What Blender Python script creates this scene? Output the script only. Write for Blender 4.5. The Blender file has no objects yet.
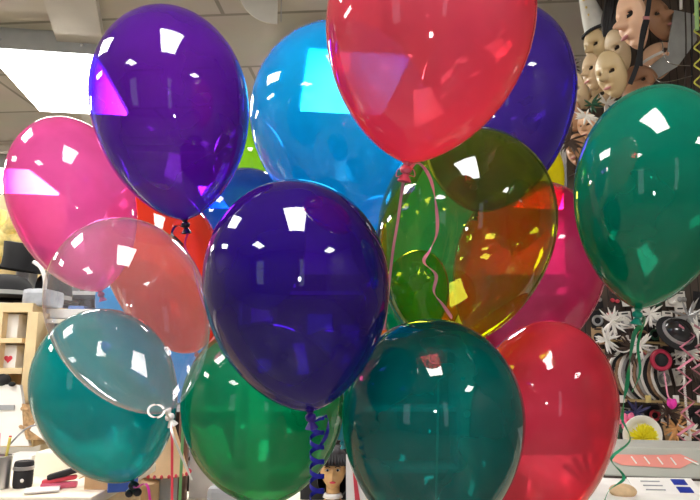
import bpy, bmesh, math, random
from mathutils import Vector, Matrix, Euler, noise
random.seed(7)
SC = bpy.context.scene
COL = SC.collection
PI = math.pi
# ------------------------------------------------------------------ camera, world, exposure
F = 606.0
PITCH = math.radians(10)
CAMZ = 1.5
CEIL = 3.4
cd = bpy.data.cameras.new('camera'); cd.sensor_width = 36; cd.lens = F / 700 * 36
cam = bpy.data.objects.new('camera', cd); COL.objects.link(cam)
cam.location = (0, 0, CAMZ); cam.rotation_euler = (PI / 2 + PITCH, 0, 0)
cd.clip_start = .02
SC.camera = cam
w = bpy.data.worlds.new('world'); SC.world = w; w.use_nodes = True
w.node_tree.nodes['Background'].inputs[0].default_value = (.75, .86, 1, 1)
w.node_tree.nodes['Background'].inputs[1].default_value = 1.6
SC.view_settings.view_transform = 'Standard'; SC.view_settings.look = 'None'
SC.view_settings.gamma = 1; SC.view_settings.use_curve_mapping = False
SC.view_settings.exposure = 0.1
LAMP = 32.0          # fluorescent diffusers
SC.cycles.transparent_max_bounces = 48
SC.cycles.max_bounces = 10
SC.cycles.glossy_bounces = 5
SC.cycles.sample_clamp_indirect = 6
SC.cycles.use_denoising = True

cp, sp = math.cos(PITCH), math.sin(PITCH)
def ray(px, py):
    u, v = (px - 350) / F, (250 - py) / F
    return Vector((u, cp - v * sp, sp + v * cp))
def P(px, py, Y):
    d = ray(px, py); return Vector((0, 0, CAMZ)) + d * (Y / d.y)
def D(px, py, dist):
    return Vector((0, 0, CAMZ)) + ray(px, py) * dist

# ------------------------------------------------------------------ materials
MATS = {}
def new_mat(name):
    m = bpy.data.materials.new(name); m.use_nodes = True
    nt = m.node_tree; nt.nodes.clear()
    out = nt.nodes.new('ShaderNodeOutputMaterial')
    return m, nt, out
def mat(name, c, rough=.5, metal=0, var=.12, scale=14, emit=0, bump=0, alpha=None, trans=0):
    if name in MATS: return MATS[name]
    m, nt, out = new_mat(name)
    b = nt.nodes.new('ShaderNodeBsdfPrincipled')
    tc = nt.nodes.new('ShaderNodeTexCoord'); nz = nt.nodes.new('ShaderNodeTexNoise')
    nz.inputs['Scale'].default_value = scale; nz.inputs['Detail'].default_value = 4
    nt.links.new(tc.outputs['Object'], nz.inputs['Vector'])
    r = nt.nodes.new('ShaderNodeValToRGB')
    r.color_ramp.elements[0].position = .3; r.color_ramp.elements[1].position = .7
    r.color_ramp.elements[0].color = (*[x * (1 - var) for x in c], 1)
    r.color_ramp.elements[1].color = (*[min(1, x * (1 + var)) for x in c], 1)
    nt.links.new(nz.outputs['Fac'], r.inputs['Fac']); nt.links.new(r.outputs['Color'], b.inputs['Base Color'])
    b.inputs['Roughness'].default_value = rough; b.inputs['Metallic'].default_value = metal
    if emit:
        b.inputs['Emission Color'].default_value = (*c, 1); b.inputs['Emission Strength'].default_value = emit
    if bump:
        bp = nt.nodes.new('ShaderNodeBump'); bp.inputs['Strength'].default_value = bump
        nt.links.new(nz.outputs['Fac'], bp.inputs['Height']); nt.links.new(bp.outputs['Normal'], b.inputs['Normal'])
    if trans: b.inputs['Transmission Weight'].default_value = trans
    nt.links.new(b.outputs[0], out.inputs[0])
    MATS[name] = m; return m

def latex(name, T, body, opac, f0=.07, veil=0.0, k=1.0):
    """thin coloured film: tinted see-through, scattering share `opac`, clear gloss on both faces"""
    if name in MATS: return MATS[name]
    m, nt, out = new_mat(name); N = nt.nodes.new; L = nt.links.new
    g = N('ShaderNodeNewGeometry')
    dot = N('ShaderNodeVectorMath'); dot.operation = 'DOT_PRODUCT'
    L(g.outputs['Normal'], dot.inputs[0]); L(g.outputs['Incoming'], dot.inputs[1])
    ab = N('ShaderNodeMath'); ab.operation = 'ABSOLUTE'; L(dot.outputs['Value'], ab.inputs[0])
    mx = N('ShaderNodeMath'); mx.operation = 'MAXIMUM'; L(ab.outputs[0], mx.inputs[0]); mx.inputs[1].default_value = .3
    inv = N('ShaderNodeMath'); inv.operation = 'DIVIDE'; inv.inputs[0].default_value = k; L(mx.outputs[0], inv.inputs[1])
    cc = N('ShaderNodeCombineColor')
    for i in range(3):
        p = N('ShaderNodeMath'); p.operation = 'POWER'; p.inputs[0].default_value = T[i]
        L(inv.outputs[0], p.inputs[1]); L(p.outputs[0], cc.inputs[i])
    tr = N('ShaderNodeBsdfTransparent'); L(cc.outputs[0], tr.inputs[0])
    tcn = N('ShaderNodeTexCoord'); nz = N('ShaderNodeTexNoise'); nz.inputs['Scale'].default_value = 9
    nz.inputs['Detail'].default_value = 3
    L(tcn.outputs['Object'], nz.inputs['Vector'])
    df = N('ShaderNodeBsdfDiffuse'); df.inputs[0].default_value = (*body, 1)
    tl = N('ShaderNodeBsdfTranslucent'); tl.inputs[0].default_value = (*body, 1)
    ad = N('ShaderNodeMixShader'); ad.inputs[0].default_value = .55; L(df.outputs[0], ad.inputs[1]); L(tl.outputs[0], ad.inputs[2])
    # scattering share grows a little where the film is thin-angled and mottled
    op = N('ShaderNodeMapRange'); op.inputs['From Min'].default_value = .3; op.inputs['From Max'].default_value = .7
    op.inputs['To Min'].default_value = opac * .8; op.inputs['To Max'].default_value = min(1, opac * 1.2)
    L(nz.outputs['Fac'], op.inputs['Value'])
    m1 = N('ShaderNodeMixShader'); L(op.outputs[0], m1.inputs[0]); L(tr.outputs[0], m1.inputs[1]); L(ad.outputs[0], m1.inputs[2])
    s1 = N('ShaderNodeMath'); s1.operation = 'SUBTRACT'; s1.inputs[0].default_value = 1; L(ab.outputs[0], s1.inputs[1])
    s2 = N('ShaderNodeMath'); s2.operation = 'POWER'; L(s1.outputs[0], s2.inputs[0]); s2.inputs[1].default_value = 4.5
    s3 = N('ShaderNodeMath'); s3.operation = 'MULTIPLY_ADD'; L(s2.outputs[0], s3.inputs[0]); s3.inputs[1].default_value = .75 - f0
    s3.inputs[2].default_value = f0
    gl = N('ShaderNodeBsdfGlossy'); gl.inputs['Roughness'].default_value = .025; gl.inputs[0].default_value = (1, 1, 1, 1)
    m2 = N('ShaderNodeMixShader'); L(s3.outputs[0], m2.inputs[0]); L(m1.outputs[0], m2.inputs[1]); L(gl.outputs[0], m2.inputs[2])
    L(m2.outputs[0], out.inputs[0])
    MATS[name] = m; return m

# ------------------------------------------------------------------ mesh helpers
class MB:
    def __init__(s): s.b = bmesh.new()
    def box(s, c, d, rot=None, bev=0.0):
        M = Matrix.Translation(Vector(c))
        if rot is not None: M = M @ Euler(rot).to_matrix().to_4x4()
        M = M @ Matrix.Diagonal((*d, 1))
        r = bmesh.ops.create_cube(s.b, size=1, matrix=M)
        if bev:
            es = list({e for v in r['verts'] for e in v.link_edges})
            bmesh.ops.bevel(s.b, geom=es, offset=bev, segments=2, affect='EDGES', profile=.6)
        return s
    def lathe(s, prof, M=None, n=32):
        M = M or Matrix()
        rings = []
        for (r, z) in prof:
            if r < 1e-5: rings.append([s.b.verts.new(M @ Vector((0, 0, z)))])
            else: rings.append([s.b.verts.new(M @ Vector((r * math.cos(2 * PI * i / n), r * math.sin(2 * PI * i / n), z))) for i in range(n)])
        for a, b in zip(rings, rings[1:]):
            for i in range(n):
                j = (i + 1) % n
                if len(a) == 1 and len(b) == 1: continue
                if len(a) == 1: s.b.faces.new((a[0], b[i], b[j]))
                elif len(b) == 1: s.b.faces.new((a[i], a[j], b[0]))
                else: s.b.faces.new((a[i], a[j], b[j], b[i]))
        return s
    def tube(s, pts, r, n=8, caps=True):
        pts = [Vector(p) for p in pts]; rings = []
        rr = r if isinstance(r, (list, tuple)) else [r] * len(pts)
        up = None
        for i, p in enumerate(pts):
            t = (pts[min(i + 1, len(pts) - 1)] - pts[max(i - 1, 0)]).normalized()
            if up is None: up = t.orthogonal().normalized()
            up = (up - t * up.dot(t)).normalized(); sd = t.cross(up)
            rings.append([s.b.verts.new(p + (up * math.cos(2 * PI * k / n) + sd * math.sin(2 * PI * k / n)) * rr[i]) for k in range(n)])
        for a, b in zip(rings, rings[1:]):
            for i in range(n): s.b.faces.new((a[i], a[(i + 1) % n], b[(i + 1) % n], b[i]))
        if caps:
            s.b.faces.new(rings[0][::-1]); s.b.faces.new(rings[-1])
        return s
    def ribbon(s, pts, w, nrm, t=.0006):
        """flat strip with a little thickness; nrm(i) gives the strip's across direction"""
        pts = [Vector(p) for p in pts]; rows = []
        for i, p in enumerate(pts):
            tg = (pts[min(i + 1, len(pts) - 1)] - pts[max(i - 1, 0)]).normalized()
            a = Vector(nrm(i)); a = (a - tg * a.dot(tg)); a = a.normalized() if a.length > 1e-6 else tg.orthogonal().normalized()
            b = tg.cross(a)
            rows.append([s.b.verts.new(p + a * sx * w / 2 + b * sy * t / 2) for sx, sy in ((-1, -1), (1, -1), (1, 1), (-1, 1))])
        for a, b in zip(rows, rows[1:]):
            for i in range(4): s.b.faces.new((a[i], a[(i + 1) % 4], b[(i + 1) % 4], b[i]))
        s.b.faces.new(rows[0][::-1]); s.b.faces.new(rows[-1])
        return s
    def ell(s, c, r, rot=None, u=16, v=10):
        M = Matrix.Translation(Vector(c))
        if rot is not None: M = M @ Euler(rot).to_matrix().to_4x4()
        M = M @ Matrix.Diagonal((*r, 1))
        bmesh.ops.create_uvsphere(s.b, u_segments=u, v_segments=v, radius=1, matrix=M)
        return s
    def prism(s, pts, axis_pt, thick):
        """outline in the x-z plane, thickness along +y"""
        f = [s.b.verts.new((p[0], axis_pt, p[1])) for p in pts]; g = [s.b.verts.new((p[0], axis_pt + thick, p[1])) for p in pts]
        s.b.faces.new(f); s.b.faces.new(g[::-1]); n = len(pts)
        for i in range(n): s.b.faces.new((f[i], g[i], g[(i + 1) % n], f[(i + 1) % n]))
        return s
    def obj(s, name, m, parent=None, smooth=True, M=None, ang=40):
        bmesh.ops.recalc_face_normals(s.b, faces=s.b.faces)
        me = bpy.data.meshes.new(name)
        if smooth:
            for f in s.b.faces: f.smooth = True
            for e in s.b.edges:
                if len(e.link_faces) == 2 and e.calc_face_angle(0) > math.radians(ang): e.smooth = False
        if M is None and parent is None and len(s.b.verts):
            # origin at the base of the thing
            xs = [v.co for v in s.b.verts]
            c = Vector((sum(v.x for v in xs) / len(xs), sum(v.y for v in xs) / len(xs), min(v.z for v in xs)))
            bmesh.ops.translate(s.b, verts=s.b.verts, vec=-c); s.b.to_mesh(me); s.b.free()
            o = bpy.data.objects.new(name, me); o.location = c
        else:
            if parent is not None and not parent.get('_local'):
                loc = parent.matrix_basis.inverted() if parent.parent is None else (parent.parent.matrix_basis @ parent.matrix_basis).inverted()
                bmesh.ops.transform(s.b, matrix=loc, verts=s.b.verts)
            s.b.to_mesh(me); s.b.free(); o = bpy.data.objects.new(name, me)
            if M is not None: o.matrix_basis = M
        me.materials.append(m); COL.objects.link(o)
        if parent is not None: o.parent = parent
        return o
def tag(o, label, cat, group=None, kind=None):
    o['label'] = label; o['category'] = cat
    if group: o['group'] = group
    if kind: o['kind'] = kind
    return o
def struct(o): o['kind'] = 'structure'; return o
def thing(name, loc, label, cat, group=None, rot=(0, 0, 0)):
    o = bpy.data.objects.new(name, None); COL.objects.link(o); o.location = loc; o.rotation_euler = rot
    o.empty_display_size = .05
    o.matrix_basis = Matrix.Translation(Vector(loc)) @ Euler(rot).to_matrix().to_4x4()
    return tag(o, label, cat, group)
def pbox(x0, y0, x1, y1, Y, dep):
    """centre and size of an upright box whose front face covers the pixel rectangle at depth Y"""
    a, b = P(x0, (y0 + y1) / 2, Y), P(x1, (y0 + y1) / 2, Y); c, d = P((x0 + x1) / 2, y0, Y), P((x0 + x1) / 2, y1, Y)
    return Vector(((a.x + b.x) / 2, Y + dep / 2, (c.z + d.z) / 2)), Vector((abs(b.x - a.x), dep, abs(c.z - d.z)))

fl = bpy.data.lights.new('phone_flash', 'POINT'); fl.energy = 1.6; fl.shadow_soft_size = .025
flo = bpy.data.objects.new('phone_flash', fl); COL.objects.link(flo); flo.location = (.05, -.03, CAMZ + .02)
# ------------------------------------------------------------------ room
XL, XR, YB, YF = -5.2, 3.6, 7.4, -3.6
def tile_mat(name, c1, c2, mortar, scale, bw, rh, msize=.02, rough=.6, rotz=0):
    m, nt, out = new_mat(name); N = nt.nodes.new; L = nt.links.new
    b = N('ShaderNodeBsdfPrincipled'); tc = N('ShaderNodeTexCoord'); mp = N('ShaderNodeMapping')
    mp.inputs['Rotation'].default_value = (0, 0, rotz)
    br = N('ShaderNodeTexBrick'); br.offset = 0.5
    br.inputs['Color1'].default_value = (*c1, 1); br.inputs['Color2'].default_value = (*c2, 1); br.inputs['Mortar'].default_value = (*mortar, 1)
    br.inputs['Scale'].default_value = scale; br.inputs['Brick Width'].default_value = bw; br.inputs['Row Height'].default_value = rh
    br.inputs['Mortar Size'].default_value = msize
    nz = N('ShaderNodeTexNoise'); nz.inputs['Scale'].default_value = 3; nz.inputs['Detail'].default_value = 6
    mx = N('ShaderNodeMix'); mx.data_type = 'RGBA'; mx.blend_type = 'MULTIPLY'; mx.inputs['Factor'].default_value = .25
    L(tc.outputs['Object'], mp.inputs[0]); L(mp.outputs[0], br.inputs[0]); L(tc.outputs['Object'], nz.inputs['Vector'])
    L(br.outputs['Color'], mx.inputs['A']); L(nz.outputs['Color'], mx.inputs['B']); L(mx.outputs['Result'], b.inputs['Base Color'])
    b.inputs['Roughness'].default_value = rough; L(b.outputs[0], out.inputs[0]); return m
m_ceil = tile_mat('ceiling_boards', (.56, .50, .42), (.49, .44, .36), (.28, .25, .2), 1, 1.8, .62, .012, .8, math.radians(4))
m_floor = tile_mat('floor_tiles', (.30, .27, .23), (.27, .24, .21), (.12, .11, .1), 1, .45, .45, .01, .35)
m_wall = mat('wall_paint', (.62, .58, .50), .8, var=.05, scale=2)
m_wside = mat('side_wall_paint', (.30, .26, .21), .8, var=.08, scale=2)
cx, cy = (XL + XR) / 2, (YB + YF) / 2
struct(MB().box((cx, cy, -.05), (XR - XL + .2, YB - YF + .2, .1)).obj('floor', m_floor, smooth=False))
struct(MB().box((cx, cy, CEIL + .05), (XR - XL + .2, YB - YF + .2, .1)).obj('ceiling', m_ceil, smooth=False))
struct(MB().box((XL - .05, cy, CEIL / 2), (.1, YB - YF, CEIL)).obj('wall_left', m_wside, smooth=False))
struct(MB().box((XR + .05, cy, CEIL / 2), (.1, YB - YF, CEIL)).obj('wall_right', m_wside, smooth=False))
struct(MB().box((cx, YB + .05, CEIL / 2), (XR - XL + .2, .1, CEIL)).obj('wall_back', m_wall, smooth=False))
# front wall behind the camera with shop windows letting the daylight in
fw = MB()
wins = [(-3.4, 1.1), (.8, .45)]
fw.box((cx, YF - .05, .35), (XR - XL + .2, .1, .7)); fw.box((cx, YF - .05, 3.05), (XR - XL + .2, .1, .7))
xs = XL
for (c, ww) in wins:
    fw.box(((xs + c - ww / 2) / 2, YF - .05, 1.7), (c - ww / 2 - xs, .1, 2.0)); xs = c + ww / 2
fw.box(((xs + XR) / 2, YF - .05, 1.7), (XR - xs, .1, 2.0))
struct(fw.obj('wall_front', mat('front_wall_paint', (.16, .13, .12), .8), smooth=False))
m_frame = mat('window_frame_white', (.8, .8, .78), .4, var=.03)
for i, (c, ww) in enumerate(wins):
    g = MB()
    for sx in (-1, 1): g.box((c + sx * (ww / 2 - .03), YF - .03, 1.7), (.06, .08, 2.0))
    for z in (.73, 2.0, 2.67): g.box((c, YF - .03, z), (ww, .08, .06))
    struct(g.obj('window_%d' % (i + 1), m_frame, smooth=False))
# ceiling beams
m_beam = mat('ceiling_beam_paint', (.52, .48, .42), .8, var=.06, scale=4)
for i, (x, a, wd) in enumerate(((-1.9, .30, .26), (.15, -.06, .20))):
    struct(MB().box((x, 4.3, CEIL - .035), (wd, 6, .07), (0, 0, a)).obj('trim_%d' % (i + 1), m_beam, smooth=False))
for i, y in enumerate((2.75, 5.3)):
    struct(MB().box((cx, y, CEIL - .03), (XR - XL, .06, .06)).obj('trim_%d' % (i + 3), m_beam, smooth=False))

# ------------------------------------------------------------------ fluorescent fixtures
m_house = mat('lamp_housing', (.50, .53, .55), .45, metal=.3, var=.05)
m_screw = mat('bright_metal', (.8, .8, .8), .2, metal=1, var=.02)
m_diff, nt, out = new_mat('lamp_diffuser')
e = nt.nodes.new('ShaderNodeEmission'); e.inputs[0].default_value = (1, .97, .92, 1); e.inputs[1].default_value = LAMP
nt.links.new(e.outputs[0], out.inputs[0])
YAW = math.radians(8)
def fixture(x, y, label, ww=.60, ll=.86, h=.14, yaw=YAW):
    t = thing('ceiling_light', (x, y, CEIL - h), label, 'ceiling light', 'fluorescent ceiling lights', (0, 0, yaw))
    M = t.matrix_basis
    b = MB(); v = []
    for (z, k) in ((h - .001, .012), (0, 0)):
        for sx, sy in ((-1, -1), (1, -1), (1, 1), (-1, 1)):
            v.append(b.b.verts.new(M @ Vector((sx * (ww / 2 + .02 - k * 2), sy * (ll / 2 + .02 - k), z))))
    for i in range(4): b.b.faces.new((v[i], v[(i + 1) % 4], v[4 + (i + 1) % 4], v[4 + i]))
    b.b.faces.new(v[:4]); b.b.faces.new(v[4:])
    b.obj('housing', m_house, t, smooth=False)
    d = MB(); d.box((0, 0, -.012), (ww, ll, .022), bev=.006)
    bmesh.ops.transform(d.b, matrix=M, verts=d.b.verts); d.obj('diffuser', m_diff, t, smooth=False)
    for sx in (-1, 1):
        s_ = MB(); s_.tube([M @ Vector((sx * ww * .38, -ll / 2 - .01, .06)), M @ Vector((sx * ww * .38, -ll / 2 - .035, .045))], .009)
        s_.obj('latch', m_screw, t)
    return t
fixture(-1.87, 3.73, 'fluorescent ceiling light glowing at upper left beside the purple balloon')
fixture(0.0, 3.73, 'fluorescent ceiling light seen glowing through the sky blue balloon')
fixture(-3.42, 5.95, 'far fluorescent ceiling light glowing behind the pink balloon')
fixture(-1.35, 6.6, 'far fluorescent ceiling light hidden deep behind the balloons')
hid = 'fluorescent ceiling light out of view, mirrored in the balloons'
fixture(0.03, -.42, 'fluorescent ceiling light straight above the balloon bunch', .66, 1.25)
for (x, y) in ((-2.15, 1.25), (-4.2, 1.2), (-4.3, 3.9), (-2.4, -1.8), (2.7, -1.9), (2.3, 6.6)):
    fixture(x, y, hid)

# ------------------------------------------------------------------ balloons
BAL = []
def balloon(cname, label, T, body, opac, apex, knot, wpx, dist, f0=.034, tip=.62, split=.44, sd=0.0, knotcol=None, k=1.0, group='balloons in the bunch', knotlen=.018):
    """apex / knot pixels fix the axis, wpx the widest width, dist the depth"""
    A, K = D(apex[0], apex[1], dist + sd), D(knot[0], knot[1], dist - sd)
    ax = (K - A); L = ax.length; ax.normalize()
    mid = (A + K) / 2
    R = wpx / 2 / F * dist
    t = thing('balloon', K, label, 'balloon', group)
    zc = L * split
    prof = []
    n1, n2 = 20, 30
    for i in range(n1):
        a = (i / n1) * PI / 2
        prof.append((R * math.sin(a), zc - zc * math.cos(a)))
    for i in range(n2 + 1):
        # second half from the widest ring to the neck
        a = (i / n2) * PI / 2; u = math.sin(a)
        r = R * max(0, 1 - u * u) ** tip
        r = max(r, .006)
        prof.append((r, zc + (L - zc) * u))
    q = ax.to_track_quat('Z', 'Y').to_matrix().to_4x4()
    M = Matrix.Translation(A) @ q
    b = MB(); b.lathe(prof, M, 64)
    m = latex('latex_' + cname, T, body, opac, f0, k=k)
    sk = b.obj('latex_skin', m, t, ang=180)
    mk = mat('knot_' + cname, knotcol or tuple(x * .6 for x in body), .35, var=.1)
    b = MB()
    b.lathe([(.0065, L - .004), (.0035, L + .003), (.0062, L + .005), (.0070, L + .008), (.0055, L + .0115), (.0028, L + .012), (.004, L + .014), (.0072, L + .019), (.0082, L + .021), (.0072, L + .0215), (.002, L + .017), (0, L + .015)], M, 20)
    b.obj('knot', mk, t)
    BAL.append((label, A, K, R, L, zc, tip))
    t['_end'] = list(M @ Vector((0, 0, L + .012)))
    return t
def end(t): return Vector(t['_end'])
def rib(t, pts, w, m, twist=.0, curl=0, name='ribbon', across=(1, 0.2, 0)):
    b = MB(); b.ribbon(pts, w, lambda i: (math.cos(i * twist) * across[0] - math.sin(i * twist) * .0, math.sin(i * twist) + across[1], across[2] * .1))
    return b.obj(name, m, t, ang=60)
def smoothpath(pts, n=12):
    pts = [Vector(p) for p in pts]; out = []
    for i in range(len(pts) - 1):
        p0, p1, p2, p3 = pts[max(i - 1, 0)], pts[i], pts[i + 1], pts[min(i + 2, len(pts) - 1)]
        for j in range(n):
            u = j / n
            out.append(.5 * ((2 * p1) + (p2 - p0) * u + (2 * p0 - 5 * p1 + 4 * p2 - p3) * u * u + (3 * p1 - p0 - 3 * p2 + p3) * u ** 3))
    out.append(pts[-1]); return out
def helix(a, b, r, turns, n=14):
    a, b = Vector(a), Vector(b); out = []
    N = int(turns * n)
    for i in range(N + 1):
        u = i / N; th = u * turns * 2 * PI
        out.append(a.lerp(b, u) + Vector((math.cos(th) * r, math.sin(th) * r, math.sin(th) * r * .25)))
    return out

CL = dict(
 purple=((.44, .15, .78), (.22, .03, .52), .36),
 indigo=((.18, .07, .58), (.07, .015, .38), .34),
 violet=((.30, .16, .72), (.14, .06, .50), .38),
 blue=((.15, .68, .97), (.001, .54, .95), .52),
 deepblue=((.06, .22, .70), (.02, .16, .60), .45),
 red=((.96, .34, .40), (.95, .17, .27), .46),
 cherry=((.96, .28, .36), (.95, .10, .20), .45),
 magenta=((.88, .16, .42), (.78, .07, .28), .40),
 pink=((.95, .42, .72), (.92, .20, .56), .50),
 coral=((.90, .20, .12), (.85, .11, .05), .55),
 clear=((.97, .97, .98), (.92, .88, .90), .06),
 teal=((.015, .68, .68), (.002, .56, .57), .42),
 green=((.02, .68, .40), (.003, .54, .27), .34),
 jade=((.012, .62, .46), (.002, .46, .32), .36),
 darkteal=((.010, .52, .50), (.001, .37, .36), .30),
 olive=((.80, .83, .26), (.24, .40, .03), .08),
 yellow=((.92, .88, .06), (.85, .78, .02), .60),
 lime=((.50, .80, .10), (.40, .68, .06), .55),
 orange=((.90, .45, .05), (.85, .30, .03), .45),
 aqua=((.05, .62, .70), (.02, .5, .6), .45))
def bal(c, label, *a, **k): T, B, o = CL[c]; return balloon(c, label, T, B, o, *a, **k)

b_red = bal('red', 'big red balloon nearest the camera at the top of the bunch', (447, -92), (407, 163), 206, .68, tip=.66)
b_ctr = bal('indigo', 'dark indigo balloon in the very middle of the bunch', (286, 180), (310, 411), 184, .74, tip=.64)
b_clr = bal('clear', 'clear colourless balloon overlapping the teal and red ones', (98, 221), (168, 412), 152, .88, tip=.62, knotcol=(.75, .72, .66))
b_dtl = bal('darkteal', 'dark teal balloon at the bottom beside the cherry red one', (433, 319), (431, 540), 180, .85)
b_grr = bal('jade', 'jade green balloon cut by the right edge of the photo', (664, 86), (638, 309), 148, .84, tip=.66)
b_pur = bal('purple', 'purple balloon with a black knot beside the ceiling light', (160, 9), (185, 220), 153, .95, tip=.63, knotcol=(.01, .006, .02))
b_olv = bal('olive', 'transparent olive yellow balloon below the big red balloon', (492, 130), (432, 348), 174, 1.06, tip=.60)
b_blu = bal('blue', 'sky blue balloon partly behind the big red balloon', (318, 27), (368, 234), 178, 1.30, tip=.64)
b_grn = bal('green', 'emerald green balloon below the dark indigo balloon', (262, 322), (266, 503), 161, 1.10, tip=.62)
b_tel = bal('teal', 'teal balloon at lower left below the clear balloon', (84, 311), (132, 480), 136, 1.20, tip=.58, knotcol=(.01, .03, .03))
b_chr = bal('cherry', 'cherry red balloon at lower right beside the dark teal one', (562, 322), (518, 530), 140, 1.10, tip=.58)
b_vio = bal('violet', 'violet balloon behind the right side of the big red balloon', (512, 5), (476, 212), 152, 1.56, tip=.54)
b_pnk = bal('pink', 'bubblegum pink balloon at the left edge of the bunch', (50, 119), (100, 291), 118, 1.24, tip=.60)
b_mag = bal('magenta', 'raspberry pink balloon between the olive and jade balloons', (552, 183), (500, 362), 146, 1.80, tip=.54)
b_cor = bal('coral', 'coral red balloon seen behind the clear balloon', (138, 184), (196, 352), 112, 1.56, tip=.54)
b_dbl = bal('deepblue', 'deep blue balloon peeking between the purple and indigo ones', (236, 169), (270, 310), 108, 2.05)
b_yel = bal('yellow', 'yellow balloon peeking out beside the violet balloon', (530, 130), (512, 252), 80, 2.35)
b_lim = bal('lime', 'lime balloon peeking between the purple and sky blue ones', (246, 118), (256, 225), 74, 2.6)
b_gr2 = bal('green', 'small green balloon seen through the olive balloon', (424, 250), (404, 350), 66, 1.56)
b_or2 = bal('orange', 'orange balloon low behind the transparent olive balloon', (448, 262), (366, 352), 92, 2.60)
b_aqu = bal('aqua', 'aqua balloon behind the gap of emerald and dark teal balloons', (322, 330), (342, 440), 72, 1.55)
b_vi2 = bal('violet', 'small violet balloon behind the tip of the sky blue one', (382, 195), (376, 285), 60, 3.10)
b_bl2 = bal('blue', 'blue balloon seen through the left half of the olive balloon', (434, 165), (420, 312), 92, 2.20)
b_bl3 = bal('blue', 'blue balloon seen through the clear balloon above the teal one', (116, 262), (196, 402), 92, 2.0)

# ribbons (each belongs to its balloon)
m_pr = mat('ribbon_pink', (.80, .30, .42), .3); m_br = mat('ribbon_blue', (.02, .02, .35), .25)
m_wr = mat('ribbon_white', (.80, .78, .70), .3); m_gr = mat('ribbon_green', (.01, .30, .14), .3)
m_bk = mat('ribbon_black', (.01, .01, .015), .3); m_mg = mat('ribbon_magenta', (.75, .04, .38), .3)
m_rr = mat('ribbon_red', (.7, .05, .08), .3); m_lg = mat('ribbon_light_green', (.25, .60, .22), .3)
p = end(b_red)
rib(b_red, smoothpath([p, D(402, 190, .73), D(398, 220, .75), D(393, 250, .76), D(389, 285, .78), D(384, 330, .81)]), .0034, m_pr)
rib(b_red, smoothpath([p, D(418, 163, .74), D(430, 178, .75), D(436, 205, .76), D(437, 232, .77), D(430, 250, .77), D(424, 262, .77), D(436, 275, .77), D(434, 292, .78), D(443, 305, .78), D(452, 318, .79)]), .0042, m_pr, twist=.14)
b = MB()
for s_ in (-1, 1):
    b.ribbon(smoothpath([p, p + Vector((s_ * .008, -.004, .004)), p + Vector((s_ * .010, -.002, -.004)), p]), .004, lambda i: (0, 1, .2))
b.obj('bow', m_rr, b_red)
p = end(b_ctr)
rib(b_ctr, smoothpath([p, D(326, 416, .80), D(328, 428, .80), D(324, 440, .80), D(316, 450, .80)]) , .005, m_br, twist=.1)
rib(b_ctr, helix(D(317, 418, .795), D(317, 520, .795), .0095, 7), .0055, m_br, across=(0, 0, 10))
p = end(b_pur)
rib(b_pur, smoothpath([p, D(188, 232, .95), D(185, 245, .95), D(192, 262, .96), D(202, 300, 1.0), D(222, 345, 1.02)]), .0035, m_mg, twist=.05)
rib(b_pur, smoothpath([p, D(176, 226, .94), D(172, 234, .93), D(178, 240, .93), D(183, 245, .94)]), .0035, m_bk)
p = end(b_clr)
lp = [D(156 + 8 * math.cos(a), 411 + 6.5 * math.sin(a), .84 - .01 * math.sin(a)) for a in [i * .35 for i in range(18)]]
rib(b_clr, [p] + lp, .003, m_wr)
rib(b_clr, smoothpath([p, D(172, 432, .84), D(181, 455, .85), D(192, 480, .86)]), .0032, m_wr)
rib(b_clr, smoothpath([p, D(172, 440, .86), D(172, 470, .86), D(172, 530, .86)]), .0036, m_rr)
p = end(b_tel)
rib(b_tel, smoothpath([p, D(136, 488, 1.12), D(146, 484, 1.10), D(150, 500, 1.10), D(152, 540, 1.10)]), .0045, m_mg)
b = MB(); b.ell(p, (.011, .008, .009)); b.ell(p + Vector((.008, 0, -.012)), (.009, .007, .008)); b.ell(p + Vector((-.008, 0, -.014)), (.008, .007, .008)); b.obj('ribbon_bow', m_bk, b_tel)
p = end(b_grn)
rib(b_grn, smoothpath([p, D(240, 520, 1.1), D(200, 540, 1.1)]), .004, m_gr)
rib(b_cor, smoothpath([end(b_cor), D(190, 380, 1.5), D(184, 410, 1.48), D(182, 450, 1.48), D(178, 540, 1.48)]), .007, m_lg)
p = end(b_grr)
zz = [p, D(640, 325, .90), D(634, 335, .92), D(630, 360, .94), D(627, 385, .95), D(624, 400, .95), D(622, 420, .95)]
rib(b_grr, smoothpath(zz), .006, m_gr, twist=.12)
rib(b_grr, smoothpath([D(622, 420, .95), D(630, 440, .95), D(614, 455, .95), D(612, 462, .95), D(624, 478, .95), D(608, 492, .95), D(600, 520, .95)], 8), .0045, m_gr, twist=.18)
rib(b_grr, smoothpath([p, D(645, 318, .9), D(638, 345, .92), D(640, 372, .92), D(632, 392, .92)]), .004, m_gr, twist=.1)
p = end(b_olv)
rib(b_olv, smoothpath([p, D(438, 370, 1.0), D(436, 500, 1.0)]), .004, m_wr)

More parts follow.
